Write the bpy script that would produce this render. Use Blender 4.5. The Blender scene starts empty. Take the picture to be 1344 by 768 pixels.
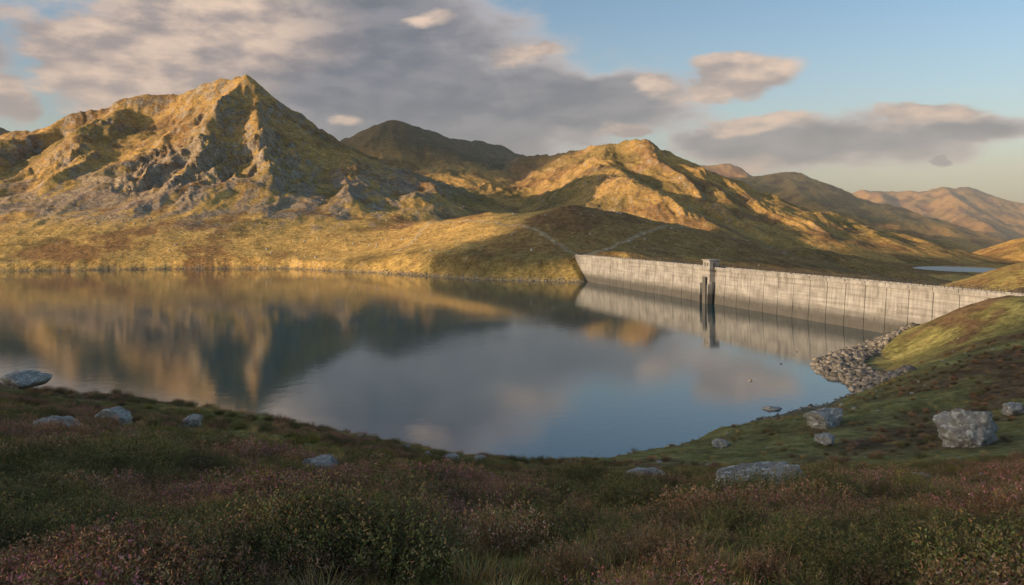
import bpy, math, random, numpy as np
from mathutils import Vector, Matrix
import mathutils.noise as mn
rng=np.random.default_rng(7); random.seed(7)
F=1055.;HZ=298.;CH=30.
def P(px,py,Y): return ((px-672)/F*Y, Y, CH-(py-HZ)/F*Y)
scene=bpy.context.scene
col=scene.collection
def link(o,parent=None):
    col.objects.link(o)
    if parent: o.parent=parent
    return o
S=Vector((-.915,-.40,0)).normalized();EL=math.radians(11.7)
S=Vector((S.x*math.cos(EL),S.y*math.cos(EL),math.sin(EL)))
# ---------------------------------------------------------------- noise
_ang=rng.uniform(0,2*math.pi,4096); _gx=np.cos(_ang); _gy=np.sin(_ang)
def gnoise(x,y,seed=0):
    x0=np.floor(x);y0=np.floor(y);fx=x-x0;fy=y-y0
    ix=x0.astype(np.int64);iy=y0.astype(np.int64)
    u=fx*fx*fx*(fx*(fx*6-15)+10);v=fy*fy*fy*(fy*(fy*6-15)+10)
    def g(i,j):
        h=((ix+i)*374761393+(iy+j)*668265263+seed*1446653)&0xffffffff
        h=((h^(h>>13))*1274126177)&0xffffffff
        h=(h^(h>>16))&4095
        return _gx[h]*(fx-i)+_gy[h]*(fy-j)
    a=g(0,0);b=g(1,0);c=g(0,1);d=g(1,1)
    return 1.5*((a+(b-a)*u)+((c+(d-c)*u)-(a+(b-a)*u))*v)
def fbm(x,y,wl,oct,seed=0,gain=.5):
    r=0;a=1.
    for i in range(oct):
        r=r+a*gnoise(x/wl+i*17.3,y/wl-i*9.1,seed+i);wl*=.5;a*=gain
    return r
def ridged(x,y,wl,oct,seed=0,gain=.5):
    r=0;a=1.
    for i in range(oct):
        n=1-2*np.abs(gnoise(x/wl+i*7.3,y/wl+i*3.1,seed+i)); r=r+a*(n-.55);wl*=.5;a*=gain
    return r
def sstep(a,b,x):
    t=np.clip((x-a)/(b-a),0,1);return t*t*(3-2*t)
# ---------------------------------------------------------------- lake outline
DA=np.array([41.,445.]);DB=np.array([115.6,193.6])
DU=(DB-DA)/np.linalg.norm(DB-DA);DN=np.array([DU[1],-DU[0]])
if DN[0]>0: DN=-DN
LAKE=[(11,100.8),(20,105),(26.5,114),(40,127),(52,136),(62,144),(65.5,152),(63,160),(65,171),(70,182),(77,190),(90,205),(109.3,216),
 (43,444),(39,436),(20,444),(0,452),(-23,463),(-50,490),(-86,525),(-120,548),(-162,580),(-215,578),(-262,572),(-300,560),(-348,548),(-450,530),(-540,450),(-520,300),(-400,190),
 (-260,135),(-160,126),(-100,118),(-60,112),(-30,108),(-5,103)]
LK=np.array(LAKE,float)
def lake_sd(x,y):
    d=np.full(x.shape,1e9);ins=np.zeros(x.shape,bool)
    n=len(LK)
    for i in range(n):
        ax,ay=LK[i];bx,by=LK[(i+1)%n];ex,ey=bx-ax,by-ay
        t=np.clip(((x-ax)*ex+(y-ay)*ey)/(ex*ex+ey*ey),0,1)
        d=np.minimum(d,(x-ax-t*ex)**2+(y-ay-t*ey)**2)
        if ay!=by:
            c=((ay>y)!=(by>y))&(x<(bx-ax)*(y-ay)/(by-ay)+ax); ins^=c
    d=np.sqrt(d);return np.where(ins,-d,d)
# ---------------------------------------------------------------- control points
C=[(0,0,28.3),(-10,0,28.6),(10,0,28.3),(-12,-15,29),(12,-15,29),
P(100,762,5),P(672,768,5),P(1244,768,5),P(50,645,10),P(672,700,10),P(1300,690,10),
P(50,590,20),P(672,655,20),P(1300,643,20),
P(50,548,35),P(300,585,35),P(672,632,35),P(1000,640,35),P(1300,628,35),
P(0,507,55),P(130,522,55),P(250,552,50),P(345,545,60),P(520,582,55),P(672,617,55),P(900,624,55),P(1300,604,55),
(-70,85,9),(-45,85,8),(-25,85,6.5),P(672,607,80),P(790,614,80),P(900,606,80),P(1100,590,80),P(1300,575,80),
P(900,572,112),P(1000,556,105),P(1200,526,105),P(1344,484,110),
P(1100,532,130),P(1200,492,130),P(1344,446,135),P(1150,500,150),
(87,174,3),P(1300,422,165),P(1344,393,170),P(1290,393,185),(118,188,13),(112,202,8),(125,183,14.2),(150,192,14.4),
P(1344,380,205),(185,225,15.5),P(1344,353,350),P(1450,325,400),
(135,300,-8),(110,400,-4),(165,300,-10),(200,500,-14),(160,400,-12),(300,700,-20),(400,1000,-20),(600,1500,-24),(250,1500,-5),(515,921,-19),(560,940,-19),(470,900,-19),(280,500,-14),(340,620,-18),
(-350,600,7),(-200,640,10),(-80,600,8),(0,520,7),(30,465,6),(46,462,14),(52,475,14),(-300,900,30),(0,900,15),(-600,560,15),
(-650,400,15),(-600,100,25),(-100,60,20),(-130,95,10),(-150,40,28),
(-100,-60,32),(-50,-50,31),(0,-60,31),(60,-60,31),(50,20,24.5),(60,50,18),(110,60,20),(120,120,15),(200,120,22),(-250,20,35),(-200,-200,38),(300,0,35),(320,260,20),(200,-200,45),
(0,3000,-10),(2000,3000,-20),(-2500,2500,60),(2500,1500,10),(2500,-1000,80),(-2500,-500,60),(0,-2500,90),(0,8500,20),(6000,6000,0),(-6000,6000,50),(6000,-4000,100),(-6000,-4000,60)]
C=np.array(C,float);CS=100.
def _U(r2): return .5*r2*np.log(r2+1e-12)
def tps_fit():
    n=len(C);xy=C[:,:2]/CS
    r2=((xy[:,None]-xy[None])**2).sum(-1);A=np.zeros((n+3,n+3))
    A[:n,:n]=_U(r2)+np.eye(n)*1e-4;A[:n,n]=1;A[:n,n+1:]=xy;A[n,:n]=1;A[n+1:,:n]=xy.T
    b=np.zeros(n+3);b[:n]=C[:,2];return np.linalg.solve(A,b)
TW=tps_fit()
def tps(x,y):
    x=x/CS;y=y/CS;n=len(C);r=TW[n]+TW[n+1]*x+TW[n+2]*y
    for i in range(n):
        r=r+TW[i]*_U((x-C[i,0]/CS)**2+(y-C[i,1]/CS)**2)
    return r
# ---------------------------------------------------------------- ridges: pts,k,k2,L,round
R=[]
def ridge(pts,k=.75,k2=.3,L=200,r=6): R.append((pts,k,k2,L,r))
# big left mountain
ridge([P(-260,230,1150),P(-120,190,1080),P(0,176,1050),P(60,160,1060),P(105,146,1080),P(170,134,1100),P(240,126,1120),P(272,119,1120),P(300,108,1110),P(322,101,1100),P(350,119,1150),P(400,153,1240),P(445,186,1330),P(490,218,1400),P(530,243,1450),P(575,265,1500),P(620,288,1550)],1.0,.27,125,4)
ridge([P(315,106,1100),P(290,134,1020),P(272,163,950),P(262,196,880),P(245,234,810),P(222,268,740)],1.05,.45,60,5)
ridge([P(272,163,950),P(225,195,890),P(190,235,820),P(170,275,750)],1.0,.45,60,6)
ridge([P(330,108,1100),P(338,146,1020),P(352,180,940),P(368,215,870),P(362,258,790)],1.05,.45,60,5)
ridge([P(170,134,1100),P(152,155,1030),P(118,183,950),P(85,220,860),P(45,268,750)],.85,.42,90,16)
ridge([P(60,160,1060),P(22,180,980),P(-30,222,880)],.8,.42,90,12)
ridge([P(385,142,1210),P(395,180,1110),P(425,220,1000),P(465,262,890)],.85,.4,80,6)
# left background
ridge([P(-150,120,1900),P(-40,150,1900),P(5,165,1900),P(40,182,1900),P(150,230,1900)],.5,.3,200,10)
# middle mountain
ridge([P(250,230,2300),P(380,200,2200),P(445,186,2100),P(480,173,2050),P(520,159,2000),P(548,168,2050),P(600,182,2150),P(660,190,2300),P(720,203,2400),P(800,215,2450)],.6,.25,200,12)
ridge([P(520,161,2000),P(505,190,1850),P(520,235,1700),P(560,262,1600)],.7,.33,130,10)
ridge([P(660,190,2300),P(680,215,2100),P(700,245,1900),P(690,268,1700)],.6,.33,130,14)
# lit ridge
ridge([P(660,215,2000),P(700,204,1850),P(740,200,1750),P(800,189,1650),P(848,185,1560),P(880,197,1600),P(905,212,1650),P(950,238,1700),P(990,260,1750),P(1040,288,1800)],.7,.28,150,8)
ridge([P(848,187,1560),P(868,213,1440),P(905,243,1330),P(960,283,1200),P(1010,312,1100)],.8,.36,90,4)
ridge([P(800,190,1650),P(800,233,1300),P(830,238,1180),P(880,260,1080),P(935,300,980)],.65,.38,90,14)
# right hills
ridge([P(820,220,3300),P(905,212,3200),P(945,215,3200),P(990,230,3200),P(1040,250,3200)],.5,.25,300,14)
ridge([P(940,240,2700),P(985,228,2600),P(1028,219,2500),P(1068,236,2480),P(1120,260,2450),P(1180,283,2450),P(1250,307,2450),P(1300,326,2450)],.6,.28,200,6)
ridge([P(1028,221,2500),P(1060,262,2150),P(1110,292,1900),P(1150,316,1700)],.7,.36,120,6)
ridge([P(1000,285,3900),P(1100,256,3900),P(1150,247,3850),P(1235,234,3800),P(1262,240,3850),P(1290,248,3900),P(1310,251,3900),P(1350,263,3900),P(1450,285,3900)],.5,.25,300,12)
ridge([P(1235,236,3800),P(1260,272,3300),P(1300,302,2900)],.6,.3,200,12)
ridge([P(1150,247,3850),P(1165,275,3400),P(1200,300,3000)],.6,.3,200,12)
ridge([P(1255,345,1500),P(1300,328,1450),P(1344,314,1400),P(1420,290,1350),P(1600,250,1300)],.5,.25,150,8)
# knoll
ridge([P(150,345,640),P(215,336,650),P(300,318,680),P(400,298,700),P(480,294,710),P(560,293,690),P(640,286,650),P(700,280,620),P(750,275,600),P(800,280,610),P(850,288,620),P(900,301,635),P(960,313,650),P(1080,330,650),P(1140,345,640),P(1190,358,600)],.38,.2,90,25)
ridge([P(640,286,650),P(610,316,580),P(560,335,545)],.4,.22,60,10)
ridge([P(480,294,710),P(430,318,650),P(380,338,610)],.4,.22,60,10)
ridge([P(750,276,600),P(755,308,540),P(745,337,480)],.42,.25,60,12)
PATHS=[[P(520,352,560),P(545,330,600),P(556,312,640),P(565,303,660),P(590,312,640),P(640,325,600),P(700,332,540),P(765,336,462)],
       [P(770,333,462),P(830,331,520),P(880,327,580),P(960,320,640),P(1010,317,652)]]
CRAGS=[(P(262,196,880),48),(P(245,234,810),42),(P(352,180,940),38),(P(368,215,870),42),(P(285,140,1000),34),(P(150,160,1010),22),(P(92,210,890),30),(P(28,182,960),30),(P(215,205,870),40),(P(185,240,810),30),(P(395,182,1110),24)]
def seg_t(x,y,a,b):
    ex,ey=b[0]-a[0],b[1]-a[1]
    t=np.clip(((x-a[0])*ex+(y-a[1])*ey)/(ex*ex+ey*ey),0,1)
    return t,np.sqrt((x-a[0]-t*ex)**2+(y-a[1]-t*ey)**2)
def tents(x,y):
    out=np.full(x.shape,-400.)
    for pts,k,k2,L,r in R:
        best=np.full(x.shape,-400.)
        for a,b in zip(pts[:-1],pts[1:]):
            t,d=seg_t(x,y,a,b);d=np.sqrt(d*d+r*r)-r
            best=np.maximum(best,a[2]+(b[2]-a[2])*t-(k2*d+(k-k2)*L*(1-np.exp(-d/L))))
        s=5.
        out=.5*(out+best+np.sqrt((out-best)**2+s*s))
    return out
def height(x,y):
    x=np.asarray(x,float);y=np.asarray(y,float)
    rr=np.hypot(x,y);far=sstep(350,900,rr)
    wx=x+far*(fbm(x,y,200,3,11)*17);wy=y+far*(fbm(x,y,200,3,31)*17)
    b=tps(x,y);t=tents(wx,wy)
    mt=sstep(0,60,t-b)*far
    crag=np.zeros_like(x)
    for (cx,cy,cz),cr in CRAGS:
        crag=np.maximum(crag,np.exp(-(((x-cx)/cr)**2+((y-cy)/(cr*1.3))**2)))
    crag=sstep(.2,.7,crag+.4*fbm(x,y,40,4,15))*sstep(620,700,y)*sstep(1500,1250,y)*mt
    z=.5*(b+t+np.sqrt((b-t)**2+16))
    z=np.where(t<b-40,b,z)
    gx=x+fbm(x,y,120,3,91)*22
    gul=ridged(gx,y*.38,85,5,51,.5)
    big=sstep(1500,2500,rr)
    gul2=ridged(gx,y*.45,230,4,58,.5)
    det2=ridged(x+fbm(x,y,30,2,71)*6,y*.55,26,5,61,.6)
    z=z+mt*(gul*7.*(1-big)+gul2*14*big)+crag*(det2*4.2+gul*3)+mt*(1-crag)*fbm(x,y,26,5,63,.55)*1.3
    z=z+far*(1-mt)*fbm(x,y,60,6,81,.5)*2.4+far*fbm(x,y,14,3,83)*.35
    near=sstep(2,25,rr)*(1-far)
    z=z+near*(fbm(x,y,22,3,5)*.55)+(1-far)*(fbm(x,y,3.2,4,7)*.16)
    sd=lake_sd(x,y)+fbm(x,y,14,4,3)*(1.0+.8*far)
    side=-( (x-DA[0])*DN[0]+(y-DA[1])*DN[1])
    down=(side>1)&(y>185)&(x>50)
    zo=np.minimum(z,.1+np.maximum(sd,0)*(.6+.5*far))
    zo=np.where((~down)&(sd<300)&(y<660),np.maximum(zo,np.minimum(sd*.2,.8)),zo)
    zz=np.where(sd>0,zo,np.maximum(sd*.35,-6))
    e=np.sqrt(((x-522)/42)**2+((y-925)/60)**2)
    zz=np.where(e<1.7,-20+(zz+20)*sstep(1,1.7,e),zz)
    return zz,sd,mt,crag
# ---------------------------------------------------------------- materials helpers
def newmat(name):
    m=bpy.data.materials.new(name);m.use_nodes=True;nt=m.node_tree
    return m,nt,nt.nodes['Principled BSDF']
def noise_n(nt,coord,scale,detail=6,rough=.55):
    n=nt.nodes.new('ShaderNodeTexNoise');n.inputs['Scale'].default_value=scale;n.inputs['Detail'].default_value=detail;n.inputs['Roughness'].default_value=rough
    nt.links.new(coord,n.inputs['Vector']);return n
def ramp(nt,fac,stops):
    n=nt.nodes.new('ShaderNodeValToRGB');nt.links.new(fac,n.inputs[0])
    e=n.color_ramp.elements
    e[0].position=stops[0][0];e[0].color=(*stops[0][1],1);e[1].position=stops[-1][0];e[1].color=(*stops[-1][1],1)
    for p,c in stops[1:-1]:
        q=e.new(p);q.color=(*c,1)
    return n
def mixc(nt,f,a,b,blend='MIX'):
    n=nt.nodes.new('ShaderNodeMix');n.data_type='RGBA';n.blend_type=blend
    for s,v in ((0,f),(6,a),(7,b)):
        if isinstance(v,bpy.types.NodeSocket): nt.links.new(v,n.inputs[s])
        elif s==0: n.inputs[0].default_value=v
        else: n.inputs[s].default_value=(*v,1)
    return n.outputs[2]
def math_n(nt,op,a,b=0.,c=None,clamp=False):
    n=nt.nodes.new('ShaderNodeMath');n.operation=op;n.use_clamp=clamp
    for i,v in enumerate((a,b,c)):
        if v is None: continue
        if isinstance(v,bpy.types.NodeSocket): nt.links.new(v,n.inputs[i])
        else: n.inputs[i].default_value=v
    return n.outputs[0]
def bump(nt,h,strength,dist,prev=None):
    n=nt.nodes.new('ShaderNodeBump');n.inputs['Strength'].default_value=strength;n.inputs['Distance'].default_value=dist
    nt.links.new(h,n.inputs['Height'])
    if prev is not None: nt.links.new(prev,n.inputs['Normal'])
    return n.outputs['Normal']
# ---------------------------------------------------------------- terrain mesh (polar grid)
azf=np.radians(np.linspace(-37,37,1000));azb=np.radians(np.linspace(37,323,150)[1:-1])
az=np.concatenate([azf,azb])
rad=np.concatenate([np.geomspace(1.2,420,330,endpoint=False),np.linspace(420,1700,330,endpoint=False),np.linspace(1700,4200,170,endpoint=False),np.geomspace(4200,12000,20)])
NA=len(az);NR=len(rad)
AZ,RD=np.meshgrid(az,rad)
X=(np.sin(AZ)*RD).ravel();Y=(np.cos(AZ)*RD).ravel()
Z,SD,MT,CR=height(X,Y)
V=np.stack([X,Y,Z],1)
zc=height(np.array([0.]),np.array([0.]))[0][0]
G=V.reshape(NR,NA,3)
dr=np.gradient(G,axis=0);da=np.roll(G,-1,1)-np.roll(G,1,1)
N=np.cross(da,dr);N/=np.linalg.norm(N,axis=-1,keepdims=True)+1e-9
N[N[...,2]<0]*=-1;N=N.reshape(-1,3)
slope=np.sqrt(np.clip(1-N[:,2]**2,0,1))/np.maximum(N[:,2],.05)
def heather_mask(x,y,sd):
    h=sstep(-.32,.08,fbm(x,y,16,4,201)+.35*fbm(x,y,60,2,205)-.12*sstep(60,130,np.hypot(x,y)))
    h=h*(1-.85*sstep(26,6,sd+fbm(x,y,9,3,209)*8))
    h=np.maximum(h,.55*sstep(.5,3,x)*sstep(16,11,y))
    h=h*(1-.5*sstep(.15,.45,fbm(x,y,5,3,211))*sstep(30,15,np.hypot(x,y)))
    return h*(1-.9*np.exp(-((y-60-.1*x)/11)**2)*sstep(6,16,x))
def lerp(a,b,t): return a+(b-a)*t[:,None]
c=lambda *v: np.array(v)[None]
far=sstep(300,600,np.hypot(X,Y))
n1=fbm(X,Y,70,6,301,.6);n2=fbm(X,Y,220,4,311);n3=fbm(X,Y,9,4,321);n4=fbm(X,Y,5,2,325)
hm=heather_mask(X,Y,SD)
nearc=lerp(c(.25,.225,.085)+0*V,c(.18,.115,.065)+0*V,hm)
nearc=lerp(nearc,c(.38,.33,.125)+0*V,sstep(.1,.5,fbm(X,Y,9,3,207))*(1-hm)*.7)
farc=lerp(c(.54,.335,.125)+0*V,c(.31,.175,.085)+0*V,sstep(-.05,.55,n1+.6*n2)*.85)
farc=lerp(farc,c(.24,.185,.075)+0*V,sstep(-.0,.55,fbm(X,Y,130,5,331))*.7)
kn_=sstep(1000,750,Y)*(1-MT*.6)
farc=lerp(farc,c(.68,.44,.155)+0*V,kn_*sstep(.5,-.1,n1+.3*n3)*.8)  # dry grass on the knoll painted brighter to strengthen its grazing sunlight
knoll_shade=sstep(-25,25,X-.94*(Y-560)*.0+(.40*X-.916*Y+505)*1.0)*sstep(720,640,Y)*sstep(430,470,Y)*sstep(-60,0,X)   # shadow over the knoll's right side, darkened into the colour
farc=lerp(farc,c(.17,.10,.055)+0*V,knoll_shade*.6)
mid_shade=sstep(1650,1850,Y)*sstep(250,50,X-.12*(Y-1800))
farc=lerp(farc,c(.13,.10,.055)+0*V,mid_shade*.75)  # middle mountain's shade deepened in the colour, using a dark heather tone
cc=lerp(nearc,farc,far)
rk=sstep(.98,1.3,slope+n3*.3+.08*n1)*far
rk=np.maximum(rk,CR*sstep(.05,.6,n3*.8+.75*(slope-.55)))
rk=np.maximum(rk,MT*sstep(.28,.5,n4+.25*n1+.2*(slope-.5))*.6*sstep(1700,1400,Y))
cc=lerp(cc,c(.35,.28,.215)+n3[:,None]*.09,rk)
scs=fbm(X+fbm(X,Y,40,2,402)*6,Y*.22,16,4,401)
lm=sstep(640,700,Y)*sstep(1350,1200,Y)*sstep(-20,-140,X)
scree=lm*sstep(130,85,Z+scs*35)*sstep(10,26,Z+n1*8)*sstep(-.06,.28,scs+.8*n2+.25*n1)*sstep(.16,.28,slope)*(1-rk*.6)
cc=lerp(cc,c(.36,.29,.24)+n3[:,None]*.06,scree*.8)
shore=sstep(1.3,.4,Z+n3*.5)*sstep(14,8,SD)*(SD>-3)
cc=lerp(cc,c(.20,.18,.15)+0*V,shore*.8)
pm=np.zeros_like(X)
for pl in PATHS:
    for a,b in zip(pl[:-1],pl[1:]):
        t,d=seg_t(X+n3*2,Y,a,b);pm=np.maximum(pm,sstep(2.2,1.1,d))
cc=lerp(cc,c(.6,.5,.36)+0*V,pm*.5)
cc=np.clip(cc,0.01,1)
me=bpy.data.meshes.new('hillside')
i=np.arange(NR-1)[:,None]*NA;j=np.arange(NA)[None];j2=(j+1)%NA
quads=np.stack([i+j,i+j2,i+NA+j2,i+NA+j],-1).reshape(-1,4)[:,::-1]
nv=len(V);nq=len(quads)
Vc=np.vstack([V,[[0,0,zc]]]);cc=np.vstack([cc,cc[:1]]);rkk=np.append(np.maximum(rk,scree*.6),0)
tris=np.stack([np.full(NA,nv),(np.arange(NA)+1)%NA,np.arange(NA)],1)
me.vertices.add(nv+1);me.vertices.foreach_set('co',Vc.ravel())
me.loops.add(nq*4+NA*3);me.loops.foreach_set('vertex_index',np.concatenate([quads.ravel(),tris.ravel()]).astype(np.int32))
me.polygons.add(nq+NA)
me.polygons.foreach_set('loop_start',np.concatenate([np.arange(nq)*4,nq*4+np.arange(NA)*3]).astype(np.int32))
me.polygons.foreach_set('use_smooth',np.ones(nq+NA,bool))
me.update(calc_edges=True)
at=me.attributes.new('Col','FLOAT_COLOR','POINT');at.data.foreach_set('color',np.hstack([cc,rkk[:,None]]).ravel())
terrain=link(bpy.data.objects.new('hillside_terrain',me))
m,nt,bs=newmat('moorland')
tc=nt.nodes.new('ShaderNodeTexCoord').outputs['Object']
atn=nt.nodes.new('ShaderNodeAttribute');atn.attribute_name='Col'
na=noise_n(nt,tc,.09,8,.62);nb=noise_n(nt,tc,.9,7,.6);nc=noise_n(nt,tc,7,6,.65);nd=noise_n(nt,tc,.33,5,.6)
f1=ramp(nt,na.outputs[0],[(.3,(.72,.69,.67)),(.7,(1.25,1.25,1.2))])
f4=ramp(nt,nd.outputs[0],[(.32,(.6,.58,.56)),(.5,(1,1,1)),(.68,(1.3,1.28,1.25))])
f2=ramp(nt,nb.outputs[0],[(.3,(.65,.62,.6)),(.7,(1.3,1.35,1.3))])
f3=ramp(nt,nc.outputs[0],[(.3,(.6,.6,.6)),(.7,(1.35,1.35,1.3))])
k=atn.outputs['Color']
for f in (f1,f2,f3,f4): k=mixc(nt,1.,k,f.outputs[0],'MULTIPLY')
nt.links.new(k,bs.inputs['Base Color']);bs.inputs['Roughness'].default_value=.95;bs.inputs['Specular IOR Level'].default_value=.1
b1=bump(nt,na.outputs[0],.35,4.)
nt.links.new(math_n(nt,'ADD',.3,math_n(nt,'MULTIPLY',atn.outputs['Alpha'],.7)),b1.node.inputs['Strength'])
b2=bump(nt,nb.outputs[0],.6,.8,bump(nt,nd.outputs[0],.5,1.6,b1));b3=bump(nt,nc.outputs[0],.7,.12,b2)
nt.links.new(b3,bs.inputs['Normal'])
me.materials.append(m)
# ---------------------------------------------------------------- water
def poly_offset(pts,o):
    n=len(pts);out=[]
    ar=sum(pts[i][0]*pts[(i+1)%n][1]-pts[(i+1)%n][0]*pts[i][1] for i in range(n));sg=1 if ar>0 else -1
    for i in range(n):
        p0=Vector(pts[i-1]);p1=Vector(pts[i]);p2=Vector(pts[(i+1)%n])
        d1=(p1-p0).normalized();d2=(p2-p1).normalized();t=(d1+d2).normalized()
        nn=Vector((t.y,-t.x))*sg;out.append(p1+nn*o)
    return out
wp=poly_offset(LAKE,4.)
mw=bpy.data.meshes.new('reservoir_water');mw.from_pydata([(p.x,p.y,0) for p in wp],[],[list(range(len(wp)))]);mw.update()
if mw.polygons[0].normal.z<0: mw.flip_normals()
water=link(bpy.data.objects.new('reservoir_water',mw))
def watermat(name,rough,s1,pa,pb):
    m,nt,bs=newmat(name)
    tc=nt.nodes.new('ShaderNodeTexCoord').outputs['Object']
    bs.inputs['Base Color'].default_value=(.008,.055,.072,1);bs.inputs['Roughness'].default_value=rough;bs.inputs['IOR'].default_value=2.05
    w1=noise_n(nt,tc,.35,3,.5);w2=noise_n(nt,tc,1.8,3,.5)
    patch=noise_n(nt,tc,.018,3,.5);pr=ramp(nt,patch.outputs[0],[(.42,(pa,)*3),(.68,(pb,)*3)])
    b=nt.nodes.new('ShaderNodeBump');b.inputs['Distance'].default_value=.15;nt.links.new(w1.outputs[0],b.inputs['Height']);b.inputs['Strength'].default_value=s1
    b2=nt.nodes.new('ShaderNodeBump');b2.inputs['Distance'].default_value=.035;nt.links.new(w2.outputs[0],b2.inputs['Height']);nt.links.new(pr.outputs[0],b2.inputs['Strength']);nt.links.new(b.outputs[0],b2.inputs['Normal'])
    nt.links.new(b2.outputs[0],bs.inputs['Normal']);return m
mw.materials.append(watermat('still_water',.055,.08,.06,.32))
ang=np.linspace(0,2*math.pi,40,endpoint=False)
ml=bpy.data.meshes.new('distant_loch');ml.from_pydata([(522+50*math.cos(a),925+70*math.sin(a),-18.8) for a in ang],[],[list(range(40))]);ml.materials.append(watermat('rippled_water',.3,.6,.8,1.))
link(bpy.data.objects.new('distant_loch_water',ml))
# ---------------------------------------------------------------- dam
dam=link(bpy.data.objects.new('concrete_dam',None))
def dw(s,n,z): 
    p=DA+DU*s+DN*n;return (p[0],p[1],z)
def mesh_obj(name,verts,faces,mat,parent=None,smooth=False):
    me=bpy.data.meshes.new(name);me.from_pydata(verts,[],faces);me.update()
    import bmesh
    bm=bmesh.new();bm.from_mesh(me);bmesh.ops.recalc_face_normals(bm,faces=bm.faces);bm.to_mesh(me);bm.free()
    if mat: me.materials.append(mat)
    if smooth: me.shade_smooth()
    return link(bpy.data.objects.new(name,me),parent)
class Acc:
    def __init__(s): s.v=[];s.f=[]
    def prism(s,prof,s0,s1):
        n=len(prof);b=len(s.v)
        for ss in (s0,s1):
            for q in prof: s.v.append(dw(ss,q[0],q[1]))
        s.f.append([b+i for i in range(n)]);s.f.append([b+n+i for i in range(n)][::-1])
        for i in range(n): s.f.append([b+i,b+(i+1)%n,b+n+(i+1)%n,b+n+i])
    def box(s,s0,s1,n0,n1,z0,z1): s.prism([(n0,z0),(n1,z0),(n1,z1),(n0,z1)],s0,s1)
m,nt,bs=newmat('weathered_concrete')
g=nt.nodes.new('ShaderNodeNewGeometry').outputs['Position']
sp=nt.nodes.new('ShaderNodeSeparateXYZ');nt.links.new(g,sp.inputs[0])
along=math_n(nt,'ADD',math_n(nt,'MULTIPLY',sp.outputs[0],float(DU[0])),math_n(nt,'MULTIPLY',sp.outputs[1],float(DU[1])))
cv=nt.nodes.new('ShaderNodeCombineXYZ');nt.links.new(along,cv.inputs[0]);nt.links.new(math_n(nt,'MULTIPLY',sp.outputs[2],.12),cv.inputs[2])
cl=nt.nodes.new('ShaderNodeCombineXYZ');nt.links.new(math_n(nt,'MULTIPLY',along,.04),cl.inputs[0]);nt.links.new(sp.outputs[2],cl.inputs[2])
st=noise_n(nt,cv.outputs[0],.9,6,.65);li=noise_n(nt,cl.outputs[0],1.3,4,.6);sm=noise_n(nt,g,.25,6,.6);fi=noise_n(nt,g,2.5,6,.7)
base=ramp(nt,st.outputs[0],[(.3,(.19,.183,.172)),(.5,(.32,.308,.29)),(.75,(.43,.418,.395))])
k=mixc(nt,.7,base.outputs[0],ramp(nt,li.outputs[0],[(.35,(.65,.63,.61)),(.6,(1.1,1.1,1.1))]).outputs[0],'MULTIPLY')
k=mixc(nt,.8,k,ramp(nt,sm.outputs[0],[(.3,(.6,.59,.57)),(.7,(1.2,1.2,1.2))]).outputs[0],'MULTIPLY')
lf=math_n(nt,'LESS_THAN',math_n(nt,'FRACT',math_n(nt,'MULTIPLY',sp.outputs[2],1/1.6)),.1)
k=mixc(nt,math_n(nt,'MULTIPLY',lf,.22),k,(.1,.095,.09))
wt=math_n(nt,'SUBTRACT',1.,math_n(nt,'DIVIDE',math_n(nt,'ADD',sp.outputs[2],math_n(nt,'MULTIPLY',st.outputs[0],-5.5)),3.),clamp=True)
k=mixc(nt,math_n(nt,'MULTIPLY',wt,.85),k,(.05,.048,.043))
nt.links.new(k,bs.inputs['Base Color']);bs.inputs['Roughness'].default_value=.9
nt.links.new(bump(nt,fi.outputs[0],.5,.15),bs.inputs['Normal'])
CONC=m
m,nt,bs=newmat('dark_metal');bs.inputs['Base Color'].default_value=(.09,.09,.095,1);bs.inputs['Metallic'].default_value=.6;bs.inputs['Roughness'].default_value=.5
METAL=m
m,nt,bs=newmat('dark_joint');bs.inputs['Base Color'].default_value=(.10,.095,.088,1);bs.inputs['Roughness'].default_value=.9
JOINT=m
T0,T1=-16.,278.
blk=Acc();s=T0;w=8.4
while s<T1-2:
    blk.prism([(2.0,-8),(1.0,0),(.0,12.9),(-4.6,12.9),(-4.6,9.5),(-18,-16)],s+.12,min(s+w,T1)-.12);s+=w
mesh_obj('dam_face_blocks',blk.v,blk.f,CONC,dam)
core=Acc();core.prism([(1.8,-8),(.8,0),(-.2,12.7),(-4.2,12.7),(-4.2,9.3),(-17.5,-16)],T0+.1,T1-.1)
mesh_obj('dam_joint_core',core.v,core.f,JOINT,dam)
cr=Acc();cr.box(T0,T1,.45,-5.2,12.92,13.45)
s=T0
while s<T1-2:
    cr.box(s+.1,min(s+w,T1)-.1,.4,.08,13.46,14.25);cr.box(s+.1,min(s+w,T1)-.1,-5.1,-4.8,13.46,14.25);s+=w
mesh_obj('crest_walkway',cr.v,cr.f,CONC,dam)
rl=Acc()
for s in np.arange(T0+1,T1,2.8):
    for n in (.24,-4.95): rl.box(s-.05,s+.05,n-.05,n+.05,14.25,15.3)
for z in (14.75,15.25):
    for n in (.24,-4.95): rl.box(T0,T1,n-.035,n+.035,z,z+.07)
mesh_obj('railing',rl.v,rl.f,METAL,dam)
tw=Acc();sc=.509*np.linalg.norm(DB-DA)
tw.prism([(3.4,-8),(2.6,12.9),(.2,12.9),(.2,-8)],sc-2.6,sc+2.6)
tw.prism([(4.4,-8),(3.9,7.5),(2.0,8.6),(2.0,-8)],sc-3.4,sc-2.65);tw.prism([(4.4,-8),(3.9,7.5),(2.0,8.6),(2.0,-8)],sc+2.65,sc+3.4)
tw.box(sc-3.2,sc+3.2,3.1,.5,12.92,13.5)
tw.box(sc-2.5,sc+2.5,2.6,-1.6,13.52,16.8)
tw.box(sc-2.9,sc+2.9,3.0,-2.0,16.82,17.2)
mesh_obj('valve_tower',tw.v,tw.f,CONC,dam)
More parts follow.
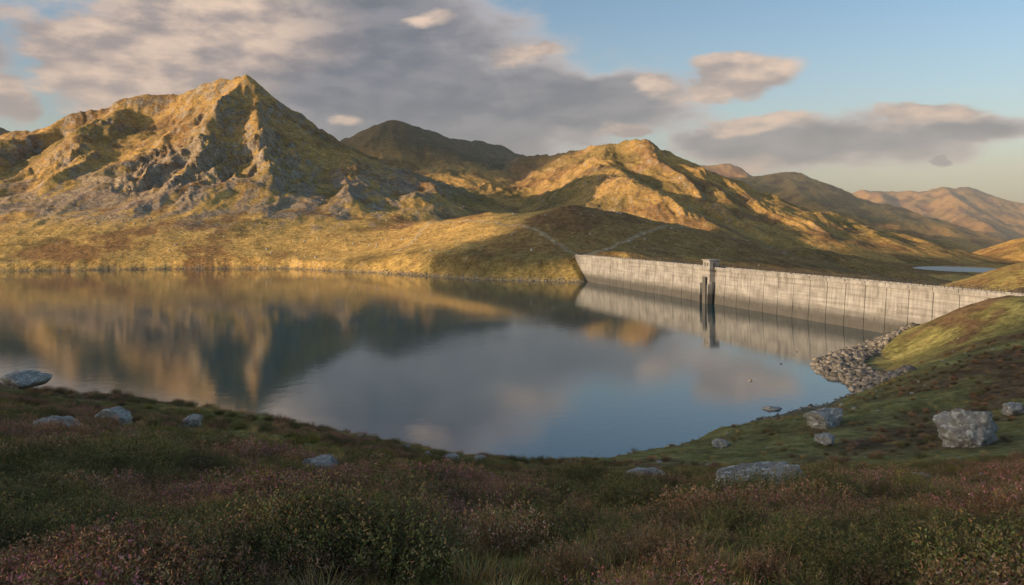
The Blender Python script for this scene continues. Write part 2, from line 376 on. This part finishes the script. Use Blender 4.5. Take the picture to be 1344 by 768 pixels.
dk=Acc();dk.box(sc-1.5,sc-.5,2.64,2.6,14.6,16);dk.box(sc+.5,sc+1.5,2.64,2.6,14.6,16);dk.box(sc+2.5,sc+2.54,1.2,0,13.6,15.9);dk.box(sc-1.1,sc+1.1,3.75,3.45,-2,10.5)
mesh_obj('valve_tower_openings',dk.v,dk.f,JOINT,dam)
# ---------------------------------------------------------------- rocks
def rockmat(name,kk,var):
    m,nt,bs=newmat(name)
    tc=nt.nodes.new('ShaderNodeTexCoord').outputs['Object']
    a1=noise_n(nt,tc,1.6,8,.65);a2=noise_n(nt,tc,5.,8,.7);a3=noise_n(nt,tc,18,6,.7)
    k=ramp(nt,a1.outputs[0],[(.3,(.15*kk,.13*kk,.105*kk)),(.55,(.33*kk,.295*kk,.25*kk)),(.75,(.44*kk,.405*kk,.35*kk))]).outputs[0]
    k=mixc(nt,ramp(nt,a2.outputs[0],[(.52,(0,0,0)),(.6,(1,1,1))]).outputs[0],k,(.6*kk,.56*kk,.47*kk))
    k=mixc(nt,math_n(nt,'MULTIPLY',ramp(nt,a3.outputs[0],[(.55,(0,0,0)),(.62,(1,1,1))]).outputs[0],.5),k,(.11,.10,.08))
    if var:
        oi=nt.nodes.new('ShaderNodeObjectInfo')
        k=mixc(nt,1.,k,ramp(nt,oi.outputs['Random'],[(0,(.3,.3,.3)),(.6,(.75,.73,.7)),(1,(1.2,1.15,1.1))]).outputs[0],'MULTIPLY')
    nt.links.new(k,bs.inputs['Base Color']);bs.inputs['Roughness'].default_value=.92
    nt.links.new(bump(nt,a3.outputs[0],.7,.03,bump(nt,a2.outputs[0],.8,.08)),bs.inputs['Normal'])
    return m
ROCK=rockmat('lichen_rock',1.1,False);STONE=rockmat('rubble_stone',.75,True)
def rock_mesh(name,seed,sub=4,flat=.55,nplanes=16,disp=.2,mat=None):
    import bmesh
    r=random.Random(seed);bm=bmesh.new();bmesh.ops.create_icosphere(bm,subdivisions=sub,radius=1)
    pl=[]
    for _ in range(nplanes):
        v=Vector((r.gauss(0,1),r.gauss(0,1),r.gauss(0,.8))).normalized();pl.append((v,r.uniform(.5,.95)))
    pl.append((Vector((r.uniform(-.35,.35),r.uniform(-.35,.35),1)).normalized(),flat))
    off=Vector((r.uniform(-50,50),r.uniform(-50,50),r.uniform(-50,50)))
    for v in bm.verts:
        d=v.co.normalized();rad=1.
        for n,h in pl:
            q=d.dot(n)
            if q>.05: rad=min(rad,h/q)
        rad*=1+disp*mn.fractal(d*1.8+off,1.,2.,7)*.9
        if sub>3: rad*=1+.05*(1-2*abs(mn.noise(d*5+off)))
        v.co=d*rad
    me=bpy.data.meshes.new(name);bm.to_mesh(me);bm.free()
    for p in me.polygons: p.use_smooth=True
    me.materials.append(mat or ROCK);return me
BR=[(1010,668,130,44,.7),(853,636,60,18,.6),(1278,586,74,44,.7),(1085,560,58,24,.7),(1085,584,26,14,.8),(70,580,58,30,.7),(20,509,52,22,.6),(140,556,46,20,.6),
 (415,624,62,22,.6),(250,560,24,13,.7),(472,640,24,14,.7),(150,584,50,14,.5),(945,587,20,10,.7),(290,636,22,12,.7),(1335,545,30,16,.7),(1016,545,24,10,.7),(590,606,20,9,.6),(560,602,14,9,.6),(330,592,16,9,.6),(1215,632,26,10,.6),(630,608,16,9,.6),(893,654,24,11,.6),(180,604,24,10,.6),(1290,632,20,9,.6)]
ys=np.geomspace(3,260,1500)
def ray_ground(px,py):
    x=(px-672)/F*ys;zl=CH-(py-HZ)/F*ys;h=height(x,ys)[0]
    k=np.argmax(h>zl)
    return x[k],ys[k],h[k]
BPOS=[]
for bi,(px,py,wpx,hpx,fl) in enumerate(BR):
    x,y,z=ray_ground(px,py)
    o=link(bpy.data.objects.new('boulder',rock_mesh('boulder',(100+bi) if bi!=2 else 141,5 if bi in(0,2,3,5) else 4,fl)))
    W=wpx/F*y;H=hpx/F*y;BPOS.append((x,y,W))
    o.scale=(W*.62,W*.5,H*.85);o.location=(x,y+W*.25,z+H*.3);o.rotation_euler=(random.uniform(-.1,.1),random.uniform(-.22,.12),random.uniform(-.4,.4))
# ---------------------------------------------------------------- instancer helper
def instancer(name,parent,child,pos,sc,tilt=.15):
    n=len(pos);a=rng.uniform(0,2*math.pi,n)
    nx=rng.normal(0,tilt,n);ny=rng.normal(0,tilt,n);nrm=np.stack([nx,ny,np.ones(n)],1);nrm/=np.linalg.norm(nrm,axis=1,keepdims=True)
    u=np.stack([np.cos(a),np.sin(a),np.zeros(n)],1);u-=nrm*(u*nrm).sum(1,keepdims=True);u/=np.linalg.norm(u,axis=1,keepdims=True)
    v=np.cross(nrm,u);s=(sc*.5)[:,None]
    q=np.stack([pos-u*s-v*s,pos+u*s-v*s,pos+u*s+v*s,pos-u*s+v*s],1).reshape(-1,3)
    me=bpy.data.meshes.new(name);me.vertices.add(4*n);me.vertices.foreach_set('co',q.ravel())
    me.loops.add(4*n);me.loops.foreach_set('vertex_index',np.arange(4*n,dtype=np.int32))
    me.polygons.add(n);me.polygons.foreach_set('loop_start',(np.arange(n)*4).astype(np.int32));me.update(calc_edges=True)
    o=link(bpy.data.objects.new(name,me),parent);o.instance_type='FACES';o.use_instance_faces_scale=True;o.instance_faces_scale=1.
    o.show_instancer_for_render=False
    link(child,o);return o
def leafmesh(name,V,Fc,cols,mat):
    me=bpy.data.meshes.new(name);me.from_pydata(V,[],Fc);me.update()
    at=me.attributes.new('Col','FLOAT_COLOR','POINT');at.data.foreach_set('color',np.array([(*q,1) for q in cols],float).ravel())
    me.materials.append(mat);return bpy.data.objects.new(name,me)
m,nt,bs=newmat('foliage')
atn=nt.nodes.new('ShaderNodeAttribute');atn.attribute_name='Col'
oi=nt.nodes.new('ShaderNodeObjectInfo')
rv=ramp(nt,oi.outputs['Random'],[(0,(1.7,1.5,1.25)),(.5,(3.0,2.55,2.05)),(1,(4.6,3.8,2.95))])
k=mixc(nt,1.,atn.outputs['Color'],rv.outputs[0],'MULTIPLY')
nt.links.new(k,bs.inputs['Base Color']);bs.inputs['Roughness'].default_value=.8;bs.inputs['Specular IOR Level'].default_value=.2
FOL=m
def shrub(name,seed,stems,leaves,hgt,spread,leafsz,low,high,tip,tipp):
    r=random.Random(seed);V=[];Fc=[];cols=[]
    for _ in range(stems):
        a=r.uniform(0,6.28);rr=spread*math.sqrt(r.random());h=hgt*(1-.45*(rr/spread)**2)*r.uniform(.65,1.15)
        b=Vector((math.cos(a)*rr*.45,math.sin(a)*rr*.45,-.04));t=Vector((math.cos(a)*rr,math.sin(a)*rr,h))
        w=.003;i=len(V);sd=Vector((-math.sin(a),math.cos(a),0))*w
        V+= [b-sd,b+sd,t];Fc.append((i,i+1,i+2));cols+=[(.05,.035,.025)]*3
        flower=r.random()<tipp
        for l in range(leaves):
            f=r.uniform(.25,1.)**.8;p=b.lerp(t,f)+Vector((r.gauss(0,.014),r.gauss(0,.014),r.gauss(0,.01)))
            d=Vector((r.gauss(0,1),r.gauss(0,1),r.gauss(.9,.7))).normalized()*leafsz*r.uniform(.6,1.3)
            e=d.cross(Vector((r.gauss(0,1),r.gauss(0,1),r.gauss(0,1)))).normalized()*leafsz*.26
            i=len(V);V+=[p-e,p+e,p+d];Fc.append((i,i+1,i+2))
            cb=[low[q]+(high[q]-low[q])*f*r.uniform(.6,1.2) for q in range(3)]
            if flower and f>.72: cb=[tip[q]*r.uniform(.7,1.2) for q in range(3)]
            cols+=[cb]*3
    return leafmesh(name,V,Fc,cols,FOL)
def tuft(name,seed,n,h,spread,c0,c1):
    r=random.Random(seed);V=[];Fc=[];cols=[]
    for _ in range(n):
        a=r.uniform(0,6.28);rr=spread*math.sqrt(r.random())*.5;hh=h*r.uniform(.5,1.1)
        b=Vector((math.cos(a)*rr,math.sin(a)*rr,-.03));a2=a+r.gauss(0,.6);out=Vector((math.cos(a2),math.sin(a2),0))*r.uniform(.15,.75)*hh
        sdv=Vector((-math.sin(a2),math.cos(a2),0))*r.uniform(.002,.0045)
        cb=[c0[q]+(c1[q]-c0[q])*r.random() for q in range(3)]
        i=len(V)
        for t in (0,.4,.75):
            p=b+out*t*t+Vector((0,0,hh*(t-.25*t*t)));V+=[p-sdv*(1-t*.7),p+sdv*(1-t*.7)];cols+=[cb]*2
        V.append(b+out+Vector((0,0,hh*.74)));cols.append(cb)
        Fc+=[(i,i+1,i+3,i+2),(i+2,i+3,i+5,i+4),(i+4,i+5,i+6)]
    return leafmesh(name,V,Fc,cols,FOL)
def sample(n,r0,r1,pw=2.):
    a=np.radians(rng.uniform(-40,40,n));u=rng.random(n);r=(r0**pw+u*(r1**pw-r0**pw))**(1/pw)
    x=np.sin(a)*r;y=np.cos(a)*r;z,sd,_,_=height(x,y)
    k=(sd>1.)&(z>.5)
    for bx,by,W in BPOS: k&=~((np.abs(x-bx)<W*.55)&(y>by-W*.9-.35)&(y<by+W*.5))
    return x[k],y[k],z[k],sd[k]
hea=link(bpy.data.objects.new('heather',None))
grs=link(bpy.data.objects.new('grass',None))
shr=link(bpy.data.objects.new('green_shrub',None))
xs=[sample(3600,2.6,9,1.4),sample(4200,8,22,1.7),sample(8500,20,60,1.8),sample(7000,55,170,1.8)]
x,y,z,sd=[np.concatenate([q[i] for q in xs]) for i in range(4)]
hmk=heather_mask(x,y,sd);u=rng.random(len(x));rr=np.hypot(x,y)
szf=np.interp(rr,[0,8,20,60,170],[.55,.7,.95,1.2,1.3])
kinds=[('heather_brown',dict(seed=1,stems=130,leaves=18,hgt=.34,spread=.36,leafsz=.02,low=(.032,.025,.013),high=(.125,.086,.05),tip=(.19,.125,.10),tipp=.25)),
 ('heather_pink',dict(seed=2,stems=130,leaves=18,hgt=.36,spread=.36,leafsz=.02,low=(.03,.03,.014),high=(.095,.08,.04),tip=(.21,.09,.115),tipp=.42)),
 ('heather_dark',dict(seed=3,stems=130,leaves=18,hgt=.42,spread=.40,leafsz=.02,low=(.02,.026,.010),high=(.062,.068,.027),tip=(.10,.085,.045),tipp=.2)),
 ('heather_rust',dict(seed=4,stems=120,leaves=18,hgt=.32,spread=.38,leafsz=.02,low=(.036,.026,.013),high=(.145,.09,.05),tip=(.18,.115,.075),tipp=.3))]
hs=u<hmk*.92+.03
kn=fbm(x,y,4.5,3,501)+rng.normal(0,.2,len(x))
kid=np.where(kn>.38,1,np.where(kn>.12,3,np.where(kn>-.2,0,2)))
big=1+.6*sstep(.1,.5,fbm(x,y,2.5,2,507))*(rr<25)
for q,(nm,kw) in enumerate(kinds):
    k=hs&(kid==q)
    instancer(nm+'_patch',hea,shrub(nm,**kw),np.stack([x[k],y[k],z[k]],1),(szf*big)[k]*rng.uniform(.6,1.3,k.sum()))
g=~hs
gk=rng.choice([0,0,1,2,2,2],len(x));gt=[('grass_green',dict(seed=11,n=110,h=.18,spread=.5,c0=(.055,.062,.018),c1=(.125,.115,.038))),
 ('grass_straw',dict(seed=12,n=100,h=.33,spread=.34,c0=(.11,.085,.038),c1=(.20,.155,.078))),('grass_mixed',dict(seed=13,n=120,h=.16,spread=.55,c0=(.05,.052,.017),c1=(.14,.112,.044)))]
for q,(nm,kw) in enumerate(gt):
    k=g&(gk==q)
    instancer(nm+'_patch',grs,tuft(nm,**kw),np.stack([x[k],y[k],z[k]],1),szf[k]*rng.uniform(.7,1.3,k.sum()))
x,y,z,sd=sample(9000,2.6,70,1.5);rr=np.hypot(x,y)
instancer('short_grass_patch',grs,tuft('short_grass',21,90,.12,.6,(.05,.05,.018),(.12,.097,.04)),np.stack([x,y,z],1),np.interp(rr,[0,20,70],[.7,1.1,1.5])*rng.uniform(.7,1.3,len(x)))
x,y,z,sd=sample(500,4,60,1.3);k=fbm(x,y,12,2,601)+.3*sstep(0,4,x)*(y<14)>-.02;x,y,z=x[k],y[k],z[k]
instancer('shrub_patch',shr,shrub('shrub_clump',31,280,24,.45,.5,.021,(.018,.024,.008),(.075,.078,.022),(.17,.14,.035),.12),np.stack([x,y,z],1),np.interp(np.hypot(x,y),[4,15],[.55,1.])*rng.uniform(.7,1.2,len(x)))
# ---------------------------------------------------------------- stones
st=link(bpy.data.objects.new('shoreline_stones',None))
def near_edge(i0,i1,n,w0,w1,s0,s1):
    out=[];sc=[]
    pts=[LK[i] for i in range(i0,i1+1)];sg=[np.linalg.norm(b-a) for a,b in zip(pts[:-1],pts[1:])];tot=sum(sg)
    for _ in range(n):
        t=rng.random()*tot;k=0
        while t>sg[k]: t-=sg[k];k+=1
        a,b=pts[k],pts[k+1];d=(b-a)/sg[k];nn=np.array([d[1],-d[0]]);p=a+d*t+nn*rng.uniform(w0,w1)
        out.append(p);sc.append(s0+(s1-s0)*rng.random()**2)
    return np.array(out),np.array(sc)
ch=[];cs=[]
for a in [(5,12,3000,-1.,9,.2,1.15),(0,5,160,-1,1.5,.15,.45),(13,19,500,-1,2.5,.2,.7),(19,26,250,-1,2,.2,.6)]:
    p,s=near_edge(*a);ch.append(p);cs.append(s)
p=np.concatenate(ch);s=np.concatenate(cs);zz,sd,_,_=height(p[:,0],p[:,1]);k=(sd>-2.0)&(zz>-.6)
p=p[k];s=s[k];zz=zz[k];pk=rng.integers(0,3,len(p))
for q in range(3):
    kk=pk==q
    instancer('stone_patch_%d'%q,st,bpy.data.objects.new('stone_%d'%q,rock_mesh('stone',300+q,2,.6,9,.1,STONE)),np.stack([p[kk,0],p[kk,1],zz[kk]],1),s[kk],.5)
fs=link(bpy.data.objects.new('field_stones',None))
x,y,z,sd=sample(220,20,190,1.8)
instancer('field_stone_patch',fs,bpy.data.objects.new('field_stone',rock_mesh('field_stone',340,3,.5)),np.stack([x,y,z-.03],1),rng.uniform(.1,.4,len(x)),.3)
n=3200;x=rng.uniform(-420,330,n);y=rng.uniform(480,1000,n);z,sd,mt,crg=height(x,y);k=(sd>3)&((fbm(x,y,50,4,701)+crg*.8)>.12);x,y,z=x[k],y[k],z[k]
instancer('hill_stone_patch',fs,bpy.data.objects.new('hill_stone',rock_mesh('hill_stone',350,2,.6)),np.stack([x,y,z-.15],1),.35+rng.random(len(x))**4*1.4,.4)
wr=link(bpy.data.objects.new('water_stones',None))
pp=[];ss=[]
for px,py,w in [(1025,478,.4),(985,500,.5),(1045,462,.35),(800,603,.45),(812,600,.5),(830,601,.5),(790,607,.4),(820,606,.6)]:
    Yv=31650/(py-HZ);pp.append(((px-672)/F*Yv,Yv,-.03));ss.append(w)
instancer('water_stone_patch',wr,bpy.data.objects.new('water_stone',rock_mesh('water_stone',360,3,.5,mat=STONE)),np.array(pp),np.array(ss),.2)
# ---------------------------------------------------------------- roadside fence
fence=link(bpy.data.objects.new('post_and_rail_fence',None))
m,nt,bs=newmat('weathered_wood');bs.inputs['Base Color'].default_value=(.2,.18,.15,1);bs.inputs['Roughness'].default_value=.9;WOOD=m
fv=[];ff=[]
def wbox(c,h,ax=(1,0,0)):
    b=len(fv);ux=Vector(ax).normalized();uy=Vector((0,0,1)).cross(ux).normalized();uz=ux.cross(uy)
    for sx in(-1,1):
        for sy in(-1,1):
            for sz in(-1,1): fv.append(tuple(Vector(c)+ux*h[0]*sx+uy*h[1]*sy+uz*h[2]*sz))
    for q in ((0,1,3,2),(4,6,7,5),(0,4,5,1),(2,3,7,6),(0,2,6,4),(1,5,7,3)): ff.append([b+i for i in q])
e=DA+DU*(T1)+DN*-1
fp=[(e[0]+i*3.0,e[1]-2+i*1.6+.04*i*i) for i in range(22)]
fh=height(np.array([a for a,b in fp]),np.array([b for a,b in fp]))[0]
for i,(a,b) in enumerate(fp):
    wbox((a,b,fh[i]+.5),(.08,.08,.75))
    if i:
        a0,b0=fp[i-1];p0=Vector((a0,b0,fh[i-1]+1));p1=Vector((a,b,fh[i]+1))
        for dz in (0,-.4): wbox(tuple((p0+p1)/2+Vector((0,0,dz))),((p1-p0).length/2,.03,.05),tuple(p1-p0))
mesh_obj('fence_posts',fv,ff,WOOD,fence)
# ---------------------------------------------------------------- unseen clouds added outside the view to cast shadows on chosen slopes
m,nt,bs=newmat('shade_cloud_white');bs.inputs['Base Color'].default_value=(.8,.8,.8,1);bs.inputs['Roughness'].default_value=1
CL=m
SH=Vector((S.x,S.y,0)).normalized();SP=Vector((-SH.y,SH.x,0))
def shade_cloud(target,along,perp,n,seed,alt=900):
    import bmesh
    r=random.Random(seed);bm=bmesh.new();t=Vector(target);D=(alt-t.z)/S.z;cen=t+S*D
    for _ in range(n):
        a=r.uniform(-1,1);b=r.uniform(-1,1)*math.sqrt(1-a*a*.8)
        rad=perp*r.uniform(.3,.5);cc_=SH*a*along+SP*b*(perp-rad*.6)
        off=Vector((r.uniform(-9,9),)*3)
        g=bmesh.ops.create_icosphere(bm,subdivisions=3,radius=1)
        for v in g['verts']:
            d=v.co.normalized();q=1+.35*mn.fractal(d*1.7+off,1.,2.,4);stretch=max(1.,along/perp*.5)
            loc=d*q*rad
            v.co=cc_+SH*loc.x*stretch+SP*loc.y+Vector((0,0,loc.z*.3))
    me=bpy.data.meshes.new('shade_cloud');bm.to_mesh(me);bm.free();me.shade_smooth();me.materials.append(CL)
    o=link(bpy.data.objects.new('shade_cloud',me));o.location=cen
shade_cloud((10,35,22),230,92,50,1,600)
shade_cloud((185,577,25),300,58,120,2,420)
shade_cloud((400,745,10),260,90,70,5,480)
shade_cloud((620,960,0),330,170,60,4,600)
shade_cloud((0,2110,200),720,380,90,3,900)
# ---------------------------------------------------------------- haze
hb=bpy.data.meshes.new('valley_haze')
x0,x1,y0,y1,z0,z1=-5000,5000,1500,6000,-60,480
hb.from_pydata([(a,b,c_) for a in (x0,x1) for b in (y0,y1) for c_ in (z0,z1)],[],[(0,1,3,2),(4,6,7,5),(0,4,5,1),(2,3,7,6),(0,2,6,4),(1,5,7,3)]);hb.update()
ho=link(bpy.data.objects.new('valley_haze',hb))
hm_=bpy.data.materials.new('haze');hm_.use_nodes=True;nt=hm_.node_tree;nt.nodes.clear()
o_=nt.nodes.new('ShaderNodeOutputMaterial');vs=nt.nodes.new('ShaderNodeVolumeScatter');vs.inputs['Density'].default_value=2.3e-4;vs.inputs['Color'].default_value=(.75,.87,1,1);vs.inputs['Anisotropy'].default_value=.0
nt.links.new(vs.outputs[0],o_.inputs['Volume']);hb.materials.append(hm_)
# ---------------------------------------------------------------- light
ld=bpy.data.lights.new('sun','SUN');ld.energy=5.;ld.angle=math.radians(.55);ld.color=(1,.72,.44)
lo=link(bpy.data.objects.new('sun',ld));lo.rotation_euler=(-S).to_track_quat('-Z','Y').to_euler();lo.location=(-200,-100,300)
w=bpy.data.worlds.new('World');scene.world=w;w.use_nodes=True;nt=w.node_tree;nt.nodes.clear()
out=nt.nodes.new('ShaderNodeOutputWorld');bg=nt.nodes.new('ShaderNodeBackground');nt.links.new(bg.outputs[0],out.inputs[0]);bg.inputs[1].default_value=.15
sky=nt.nodes.new('ShaderNodeTexSky');sky.sky_type='NISHITA';sky.sun_disc=False;sky.sun_elevation=EL;sky.sun_rotation=math.atan2(S.x,S.y);sky.air_density=1.;sky.dust_density=1.5;sky.ozone_density=1.5
tc=nt.nodes.new('ShaderNodeTexCoord').outputs['Generated']
sp=nt.nodes.new('ShaderNodeSeparateXYZ');nt.links.new(tc,sp.inputs[0]);sx,sy,sz=sp.outputs
M=lambda *a,**k: math_n(nt,*a,**k)
azn=M('ARCTAN2',sx,sy);hor=M('SQRT',M('ADD',M('MULTIPLY',sx,sx),M('MULTIPLY',sy,sy)));el=M('ARCTAN2',sz,hor)
cb=nt.nodes.new('ShaderNodeCombineXYZ');nt.links.new(azn,cb.inputs[0]);nt.links.new(el,cb.inputs[1])
st2=nt.nodes.new('ShaderNodeCombineXYZ');nt.links.new(azn,st2.inputs[0]);nt.links.new(M('MULTIPLY',el,2.2),st2.inputs[1])
wn=noise_n(nt,st2.outputs[0],7,6,.55)
vm=nt.nodes.new('ShaderNodeVectorMath');vm.operation='MULTIPLY_ADD';nt.links.new(wn.outputs['Color'],vm.inputs[0]);vm.inputs[1].default_value=(.14,.06,0);vm.inputs[2].default_value=(-.07,-.03,0)
va=nt.nodes.new('ShaderNodeVectorMath');va.operation='ADD';nt.links.new(vm.outputs[0],va.inputs[0]);nt.links.new(cb.outputs[0],va.inputs[1]);pw=va.outputs[0]
def blobs(lst):
    cur=None
    for px,py,rx,ry,ro in lst:
        a=math.atan((px-672)/F);e=math.atan((HZ-py)/F*math.cos(a))
        mp=nt.nodes.new('ShaderNodeMapping');mp.vector_type='TEXTURE';nt.links.new(pw,mp.inputs[0])
        mp.inputs['Location'].default_value=(a,e,0);mp.inputs['Rotation'].default_value=(0,0,math.radians(ro));mp.inputs['Scale'].default_value=(rx/F*math.cos(a)**1.5,ry/F,1)
        ln=nt.nodes.new('ShaderNodeVectorMath');ln.operation='LENGTH';nt.links.new(mp.outputs[0],ln.inputs[0])
        v=M('SUBTRACT',1.,ln.outputs['Value']);cur=v if cur is None else M('MAXIMUM',cur,v)
    return M('MAXIMUM',cur,-.6)
GREY=[(390,40,340,190,0),(490,110,370,130,-6),(670,130,290,68,-6),(800,118,130,38,0),(1050,188,270,40,-2),(1260,178,120,22,4),(1248,215,18,7,0),(240,90,190,140,0),(520,175,300,70,0)]
WARM=[(180,90,190,80,0),(290,30,180,65,0),(975,100,85,30,6),(865,102,30,19,0),(570,24,34,8,0),(690,70,60,10,0),(5,130,38,36,0),(1000,158,80,14,0),(985,213,50,12,0),(815,172,40,13,0),(455,155,25,10,0),(1215,155,90,14,0),(-120,60,150,60,0),(1500,90,120,40,0)]
dg=blobs(GREY);dw_=blobs(WARM)
fn=noise_n(nt,st2.outputs[0],7.,14,.56)
off=nt.nodes.new('ShaderNodeVectorMath');off.operation='ADD';nt.links.new(st2.outputs[0],off.inputs[0]);off.inputs[1].default_value=(-.016,.03,0)
fn2=noise_n(nt,off.outputs[0],7.,14,.56)
nz=M('MULTIPLY',M('SUBTRACT',fn.outputs[0],.5),1.6)
dens=M('ADD',M('MAXIMUM',dg,dw_),nz)
def smooth(v,a,b):
    n=nt.nodes.new('ShaderNodeMapRange');n.interpolation_type='SMOOTHSTEP';nt.links.new(v,n.inputs[0]);n.inputs[1].default_value=a;n.inputs[2].default_value=b;return n.outputs[0]
alpha=M('MULTIPLY',smooth(dens,-.05,.32),.96)
lit=smooth(M('SUBTRACT',fn.outputs[0],fn2.outputs[0]),-.12,.13)
warm=smooth(M('ADD',M('SUBTRACT',dw_,M('MULTIPLY',dg,.2)),M('MULTIPLY',nz,.35)),-.4,.55)
core=smooth(dens,.08,.5)
gc=mixc(nt,lit,(1.2,1.27,1.5),(1.85,1.82,2.0))
wc=mixc(nt,lit,(2.6,2.2,2.1),(5.4,4.1,3.2))
ec=mixc(nt,core,(3.6,3.3,3.3),gc)
cloudc=mixc(nt,warm,ec,wc)
skb=mixc(nt,1.,sky.outputs[0],(1.1,1.12,1.15),'MULTIPLY')
fin=mixc(nt,alpha,skb,cloudc)
nt.links.new(fin,bg.inputs[0])
# ---------------------------------------------------------------- camera
cd=bpy.data.cameras.new('camera');cam=link(bpy.data.objects.new('camera',cd));cam.location=(0,0,CH);cam.rotation_euler=(math.radians(90),0,0)
cd.sensor_width=36;cd.lens=F/1344*36;cd.shift_y=-(384-HZ)/1344;cd.clip_start=.3;cd.clip_end=30000
scene.camera=cam
scene.view_settings.view_transform='Standard';scene.view_settings.look='None';scene.view_settings.exposure=0
